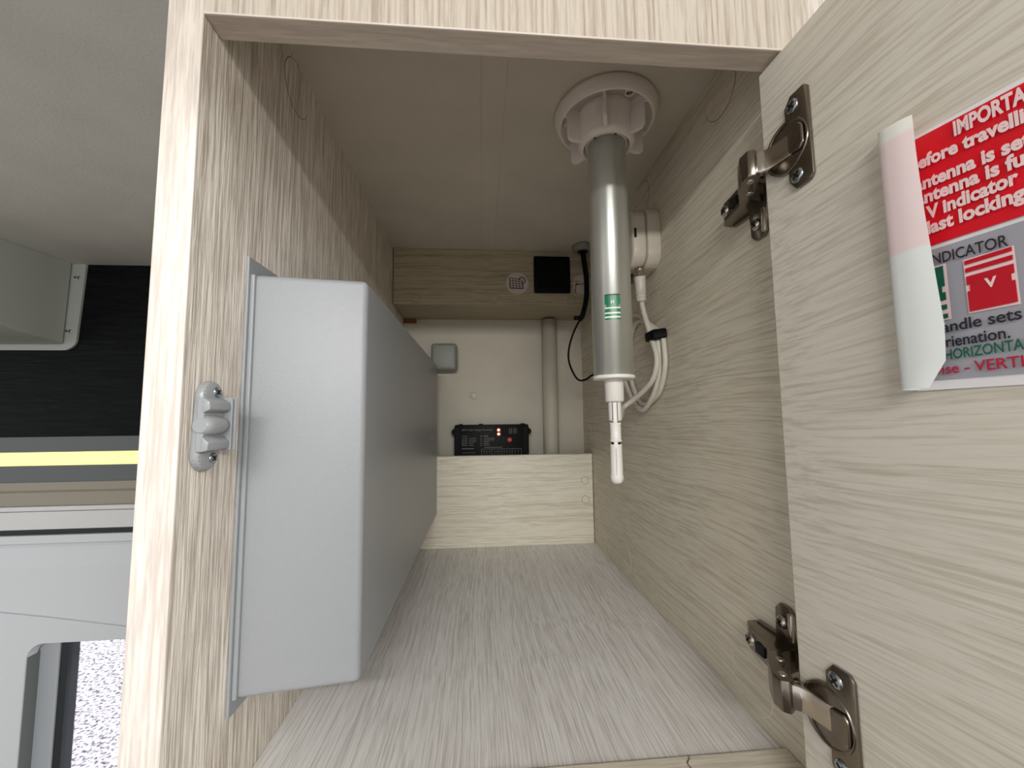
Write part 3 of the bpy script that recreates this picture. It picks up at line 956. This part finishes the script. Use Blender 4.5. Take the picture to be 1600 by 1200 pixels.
part(MB().tube(loop1, 0.0033), 'cable_loop', M['whitecable'], cb)
loop2 = [(0.3950, 0.2330, 0.3598), (0.396, 0.2721, 0.3819), (0.396, 0.3001, 0.3914), (0.396, 0.3251, 0.385), (0.396, 0.3474, 0.3453), (0.396, 0.3355, 0.3049), (0.396, 0.3001, 0.2731), (0.396, 0.250, 0.2850), (0.3965, 0.2300, 0.3141), (0.3965, 0.2290, 0.3404), (0.3965, 0.2325, 0.3590)]
part(MB().tube(loop2, 0.0033), 'cable_loop', M['whitecable'], cb)
tag(MB().prism([(0.3825, 0.2300, 0.3515), (0.3995, 0.2240, 0.3530), (0.3998, 0.2480, 0.3530), (0.3825, 0.2535, 0.3515)], (0, 0, 0), (0.0005, 0.003, 0.0130), 0.0025, 3).make('cable_tie', M['blackrub'], smooth=True),
    'black hook-and-loop tie around the white cable coil', 'cable tie')

# black cable
bk = thing('black_cable', 'black cable dropping from a grey ceiling grommet left of mast', 'cable', (0.366, 0.503, HC - 0.0014))
part(MB().lathe((0.3700, 0.5000, HC - 0.0012), (0, 0, -1), [(0.0200, 0), (0.0205, 0.0030), (0.0185, 0.0095), (0.0150, 0.0120), (0.0110, 0.0125), (0.0095, 0.0100)], 32), 'grommet', M['blockgrey'], bk)
part(MB().lathe((0.3700, 0.5000, HC - 0.0130), (0, 0, -1), [(0.0100, 0), (0.0098, 0.0012)], 24), 'grommet_hole', M['slot'], bk)
part(MB().tube([(0.3705, 0.5010, 0.5830), (0.3735, 0.5030, 0.5600), (0.3775, 0.5050, 0.5274), (0.3765, 0.505, 0.4889), (0.3690, 0.505, 0.457), (0.3620, 0.505, 0.4442)], 0.0050), 'sheath', M['blackrub'], bk)
part(MB().tube([(0.3625, 0.505, 0.4450), (0.3492, 0.505, 0.419), (0.3396, 0.505, 0.3877), (0.3391, 0.505, 0.3628), (0.3484, 0.505, 0.3381), (0.3581, 0.505, 0.327), (0.3706, 0.505, 0.3282), (0.3830, 0.510, 0.3360), (0.3960, 0.5150, 0.3420)], 0.0019), 'wire', M['blackrub'], bk)
part(MB().box((0.3510, 0.5000, 0.4445), (0.3600, 0.5085, 0.4515), 0.0010, 2), 'clip', M['blackrub'], bk)

# ------------------------------------------------------------------ things on the back wall
part_sq = tag(MB().box((0.0640, 0.6100, 0.3600), (0.1190, Y3 - 0.0002, 0.4185), 0.0070, 4).make('wall_block', M['blockgrey'], smooth=True),
              'small square grey plastic block on the back wall beside grey box', 'block')

ctl = thing('charge_controller', 'black solar charge controller with two red lights behind low panel', 'controller', (0.193, 0.63, 0.15))
CY = 0.612
mb = MB().box((0.1145, CY, 0.1150), (0.2715, Y3 - 0.0003, 0.2425), 0.0022, 2)
part(mb, 'body', M['black'], ctl, smooth=True)
for x0, x1 in ((0.1140, 0.1270), (0.2590, 0.2720)):
    part(MB().box((x0, CY - 0.0010, 0.1150), (x1, CY + 0.012, 0.2395), 0.0012, 2), 'side_fin', M['blackrub'], ctl)
for x in (0.1140, 0.2720):
    part(MB().lathe((x, CY + 0.004, 0.2280), (0, 1, 0), [(0.0062, 0), (0.0066, 0.0010), (0.0066, 0.020)], 24), 'mounting_ear', M['blackrub'], ctl)
for x in (0.1270, 0.1700, 0.2600):
    part(MB().box((x - 0.0045, CY + 0.002, 0.2415), (x + 0.0045, CY + 0.014, 0.2445), 0.0008, 1), 'rib', M['blackrub'], ctl)
disp = part(MB().box((0.2015, CY - 0.0012, 0.2190), (0.2480, CY + 0.001, 0.2390), 0.0004, 1), 'display', M['blackrub'], ctl)
mb = MB()
for x in (0.2330, 0.2425):
    sx = 0.0058
    for (a, b2, c, d) in ((0, 1, 0.94, 1.0), (0, 1, 0.47, 0.53), (0, 1, 0.0, 0.06), (0, 0.14, 0.08, 0.45), (0, 0.14, 0.55, 0.92), (0.86, 1, 0.08, 0.45), (0.86, 1, 0.55, 0.92)):
        mb.face([(x - sx / 2 + a * sx, CY - 0.0014, 0.2235 + c * 0.0105), (x - sx / 2 + b2 * sx, CY - 0.0014, 0.2235 + c * 0.0105),
                 (x - sx / 2 + b2 * sx, CY - 0.0014, 0.2235 + d * 0.0105), (x - sx / 2 + a * sx, CY - 0.0014, 0.2235 + d * 0.0105)])
part(mb, 'digit', M['digits'], disp)
for z in (0.2310, 0.2227):
    part(MB().lathe((0.2076, CY - 0.0010, z), (0, -1, 0), [(0.0050, 0), (0.0050, 0.0003)], 20), 'led_bezel', M['ledrim'], disp)
    part(MB().lathe((0.2076, CY - 0.0014, z), (0, -1, 0), [(0.0026, 0), (0.0022, 0.0012), (0.0005, 0.0018)], 16), 'status_light', M['led'], disp)
part(MB().lathe((0.2310, CY - 0.0001, 0.2098), (0, -1, 0), [(0.0052, 0), (0.0050, 0.0010), (0.0040, 0.0014)], 24), 'button', M['redbtn'], ctl)
mb = MB()


def ctext(s, x, z, h, wmax=None):
    V, F = text_verts(s, 0.012)
    k = h / 0.73
    kx = k if wmax is None else wmax / width(V)
    x0 = min(v.x for v in V)
    put_text(mb, V, F, lambda v: Vector((x + (v.x - x0) * kx, CY - 0.0003, z + v.y * k)))


ctext('MPPT Solar Charge Controller', 0.1295, 0.2302, 0.0034, 0.0660)
ctext('Voltage', 0.1295, 0.2178, 0.0026, 0.0125)


def line(x0, z0, x1, z1, t=0.0005):
    d = Vector((x1 - x0, 0, z1 - z0)).normalized()
    nrm = Vector((-d.z, 0, d.x)) * t / 2
    a, c = Vector((x0, CY - 0.0003, z0)), Vector((x1, CY - 0.0003, z1))
    mb.face([a - nrm, c - nrm, c + nrm, a + nrm])


for i in range(5):                         # unreadable small print: lines of short marks
    for xs, xe in ((0.1295, 0.1420), (0.1450, 0.1600 if i < 3 else 0.1540), (0.1690, 0.1720), (0.1760, 0.1990 if i < 2 else 0.1880)):
        x = xs
        while x < xe:
            l = random.uniform(0.0012, 0.0030)
            line(x, 0.2140 - i * 0.0037, min(x + l, xe), 0.2140 - i * 0.0037, 0.0013)
            x += l + 0.0007
for a, c in ((0.1690, 0.1730), (0.1760, 0.1850)):
    line(a, 0.2185, c, 0.2185, 0.0016)
line(0.1295, 0.1925, 0.1550, 0.1925, 0.0015)
for i in range(8):
    line(0.1300 + i * 0.0035, 0.1860 - (i % 2) * 0.004, 0.1300 + (i + 1) * 0.0035, 0.1860 - ((i + 1) % 2) * 0.004, 0.0006)
line(0.1770, 0.1945, 0.2150, 0.1945, 0.0011)
bx = [0.1710, 0.1930, 0.2140, 0.2360, 0.2560]
line(bx[0], 0.1912, bx[-1], 0.1912, 0.0007)
for x in bx:
    line(x, 0.1912, x, 0.1790, 0.0007)
for x in (0.176, 0.182, 0.188, 0.199, 0.2045, 0.209, 0.219, 0.2245, 0.231, 0.242, 0.249):
    line(x - 0.0016, 0.1862, x + 0.0016, 0.1862, 0.0012)
    line(x - 0.0010, 0.1825, x + 0.0014, 0.1825, 0.0010)
part(mb, 'lettering', M['printgrey'], ctl)

# black blank plate and round stickers on the upper beam
pt_ = thing('wall_plate', 'square black plate on the dim upper beam at the back', 'plate', (0.313, Y2, 0.54))
part(MB().box((0.2765, Y2 - 0.0085, 0.5030), (0.3495, Y2 - 0.0002, 0.5775), 0.0030, 3), 'frame', M['black'], pt_, smooth=True)
part(MB().box((0.2840, Y2 - 0.0098, 0.5105), (0.3420, Y2 - 0.0080, 0.5700), 0.0012, 2), 'rocker', M['black'], pt_)


def disc(x, z, r):
    return MB().lathe((x, Y2 - 0.0001, z), (0, -1, 0), [(r, 0), (r, 0.0003)], 40)


def icon_line(mb, x0, z0, x1, z1, t=0.0009):
    t *= 1.5
    d = Vector((x1 - x0, 0, z1 - z0)).normalized()
    nrm = Vector((-d.z, 0, d.x)) * t / 2
    a, c = Vector((x0, Y2 - 0.0006, z0)), Vector((x1, Y2 - 0.0006, z1))
    mb.face([a - nrm, c - nrm, c + nrm, a + nrm])


s1 = disc(0.2435, 0.5230, 0.0222).make('round_sticker', M['disc'])
tag(s1, 'round white sticker with black solar panel and sun symbol', 'sticker')
mb = MB()
Q = [Vector((0.2288, 0, 0.5345)), Vector((0.2520, 0, 0.5305)), Vector((0.2555, 0, 0.5130)), Vector((0.2288, 0, 0.5135))]
for k in range(5):
    a = Q[0].lerp(Q[1], k / 4)
    c = Q[3].lerp(Q[2], k / 4)
    icon_line(mb, a.x, a.z, c.x, c.z, 0.0012 if k in (0, 4) else 0.0008)
    a = Q[0].lerp(Q[3], k / 4)
    c = Q[1].lerp(Q[2], k / 4)
    icon_line(mb, a.x, a.z, c.x, c.z, 0.0014 if k == 4 else 0.0008)
for k in range(14):
    a0, a1 = math.radians(-75 + k * 18), math.radians(-75 + (k + 1) * 18)
    cx, cz, r = 0.2525, 0.5290, 0.0062
    icon_line(mb, cx + r * math.cos(a0), cz + r * math.sin(a0), cx + r * math.cos(a1), cz + r * math.sin(a1), 0.0010)
    icon_line(mb, cx + (r + .0004) * math.cos(a0), cz + (r + .0004) * math.sin(a0), cx + (r + .0018) * math.cos(a0), cz + (r + .0018) * math.sin(a0), 0.0009)
part(mb, 'symbol', M['ink'], s1)
s2 = disc(0.3765, 0.5230, 0.0205).make('round_sticker', M['disc'])
tag(s2, 'round white sticker with aerial symbol, half hidden by black cable', 'sticker')
mb = MB()
icon_line(mb, 0.3600, 0.5060, 0.3620, 0.5220, 0.0010)
icon_line(mb, 0.3600, 0.5225, 0.3800, 0.5240, 0.0010)
icon_line(mb, 0.3615, 0.5215, 0.3660, 0.5250, 0.0018)
for k in range(6):
    for r in (0.0040, 0.0070):
        a0, a1 = math.radians(30 + k * 20), math.radians(30 + (k + 1) * 20)
        icon_line(mb, 0.3640 + r * math.cos(a0), 0.5240 + r * math.sin(a0), 0.3640 + r * math.cos(a1), 0.5240 + r * math.sin(a1), 0.0006)
part(mb, 'symbol', M['ink'], s2)

# ------------------------------------------------------------------ instruction sticker on the door
mb = MB()
S1 = 0.168
# printed sheet: lies on the door, lifts a little near the fold
for (sa, oa, sb_, ob) in ((0.0835, 0.0009, 0.095, 0.0006), (0.095, 0.0006, 0.135, 0.0004), (0.135, 0.0004, S1, 0.0004)):
    def topz2(s): return 0.3900 - (s - 0.0835) * 0.075 if s < 0.14 else 0.38576 - (s - 0.14) * 0.02
    mb.face([dp(sa, oa, 0.2672), dp(sb_, ob, 0.2672), dp(sb_, ob, topz2(sb_)), dp(sa, oa, topz2(sa))])
sheet = tag(mb.make('instruction_sticker', M['paper']), 'white sheet with red and grey printing peeling off open door', 'sticker')
bmx = sheet
# rolled-back flap
rows = [(0.0, 0.0812, 0.0980, 0.4005, 0.3962), (0.15, 0.0811, 0.0981, 0.381, 0.379), (0.4, 0.0811, 0.0990, 0.3490, 0.3480), (0.6, 0.0811, 0.1006, 0.3200, 0.3190),
        (0.78, 0.0811, 0.1020, 0.2960, 0.2950), (0.9, 0.0811, 0.1012, 0.2790, 0.2795), (1.0, 0.0811, 0.0940, 0.2676, 0.2680)]
mb = MB()
grid = []
for t, s0, s1_, z0, z1 in rows:
    row = []
    for k in range(13):
        u = k / 12
        # starts under the fold, comes round and ends at the free edge
        a = -PI / 2 - PI * min(1, u * 1.6)
        if u < 0.625:
            s = s0 + 0.0040 + 0.0040 * math.cos(a)
            off = 0.0049 + 0.0040 * math.sin(a)
        else:
            q = (u - 0.625) / 0.375
            s = s0 + 0.0040 + (s1_ - s0 - 0.0040) * q
            off = 0.0089 + 0.0006 * math.sin(q * PI) - 0.0009 * q
        row.append(mb.bm.verts.new(dp(s, off, z0 + (z1 - z0) * u)))
    grid.append(row)
for a, c in zip(grid, grid[1:]):
    for i in range(12):
        f = mb.bm.faces.new((a[i], a[i + 1], c[i + 1], c[i]))
        f.smooth = True
part(mb, 'peeled_flap', M['paper_back'], sheet, label='rolled-back white edge')


def quad(name, mat, pts, off=0.0010):
    return part(MB().face([dp(s, off, z) for s, z in pts]), name, mat, sheet)


quad('red_field', M['red'], [(0.0840, 0.3345), (0.140, 0.3320), (0.164, 0.3320), (0.164, 0.3800), (0.140, 0.3830), (0.0840, 0.3886)])
quad('grey_field', M['greyprint'], [(0.0840, 0.2716), (0.164, 0.2716), (0.164, 0.3300), (0.140, 0.3300), (0.0840, 0.3325)])
# V indicator
quad('icon_border', M['pinkwhite'], [(0.1062, 0.2990), (0.1224, 0.2986), (0.1224, 0.3222), (0.1062, 0.3226)], 0.0013)
vicon = MB()


def vq(a, c, z0, z1):
    vicon.face([dp(a, 0.0016, z0), dp(c, 0.0016, z0), dp(c, 0.0016, z1), dp(a, 0.0016, z1)])


vq(0.1068, 0.1218, 0.3201, 0.3219)
vq(0.1068, 0.1218, 0.3166, 0.3186)
vq(0.1068, 0.1218, 0.2996, 0.3085)
vq(0.1078, 0.1208, 0.3085, 0.3112)
vq(0.1068, 0.1218, 0.3112, 0.3150)
part(vicon, 'vertical_icon', M['redbox'], sheet)
# H indicator, mostly under the flap
quad('icon_border', M['pinkwhite'], [(0.0850, 0.2982), (0.1002, 0.2982), (0.1002, 0.3238), (0.0850, 0.3238)], 0.0013)
vicon = MB()
vq(0.0855, 0.0992, 0.3135, 0.3230)
vq(0.0868, 0.0980, 0.3108, 0.3135)
vq(0.0855, 0.0992, 0.3072, 0.3108)
vq(0.0855, 0.0992, 0.3030, 0.3052)
vq(0.0855, 0.0992, 0.2990, 0.3010)
part(vicon, 'horizontal_icon', M['greenink'], sheet)


def dtext(mat, hidden, vis, rest, s0, s1_, z0, slope, cap_h, bold=0.042):
    Vf, Ff = text_verts(hidden + vis + rest, bold)
    wv = width(text_verts(vis, bold)[0])
    wh = 0.0
    if hidden:
        wh = width(text_verts(hidden + vis, bold)[0]) - wv
    kx = (s1_ - s0) / wv
    kz = cap_h / 0.73
    x0 = min(v.x for v in Vf)
    mb = MB()
    put_text(mb, Vf, Ff, lambda v: dp(s0 + (v.x - x0 - wh) * kx, 0.0018, z0 + (v.x - x0 - wh) * kx * slope + v.y * kz))
    part(mb, 'lettering', M[mat], sheet)


dtext('pinkwhite', '', 'IMPORTA', 'NT', 0.1083, 0.1312, 0.3784, -0.10, 0.0066)
dtext('pinkwhite', 'B', 'efore travelli', 'ng', 0.0940, 0.1298, 0.3722, -0.11, 0.0060)
dtext('pinkwhite', 'a', 'ntenna is se', 't', 0.0950, 0.1285, 0.3616, -0.08, 0.0060)
dtext('pinkwhite', 'a', 'ntenna is fu', 'lly', 0.0950, 0.1285, 0.3547, -0.08, 0.0060)
dtext('pinkwhite', '', 'V indicator', '', 0.0952, 0.1262, 0.3468, -0.03, 0.0060)
dtext('pinkwhite', 'l', 'ast locking', '', 0.0962, 0.1275, 0.3397, -0.03, 0.0060)
dtext('pinkwhite', '', 'V', '', 0.1127, 0.1166, 0.3081, 0, 0.0040)
dtext('ink', 'I', 'NDICATOR', '', 0.0956, 0.1211, 0.3247, -0.08, 0.0050, 0.012)
dtext('ink', 'h', 'andle sets', '', 0.0966, 0.1225, 0.2927, 0, 0.0050, 0.016)
dtext('ink', 'o', 'rienation.', '', 0.0975, 0.1186, 0.2860, 0, 0.0050, 0.016)
dtext('greenink', '', 'HORIZONTA', 'L', 0.0966, 0.1221, 0.2803, 0.02, 0.0046, 0.016)
dtext('redink', 'w', 'ise - VERTI', 'CAL', 0.0950, 0.1215, 0.2741, 0, 0.0046, 0.016)

# fibre lying on the front lip
tag(MB().tube([(0.3228, 0.0672, 0.0052), (0.3223, 0.0640, 0.0053), (0.3190, 0.0606, 0.0052), (0.3192, 0.0570, 0.0053), (0.3210, 0.0520, 0.0052)], 0.00028, 5).make('loose_fibre', M['hair']),
    'thin dark fibre lying on the bottom front rail', 'debris')
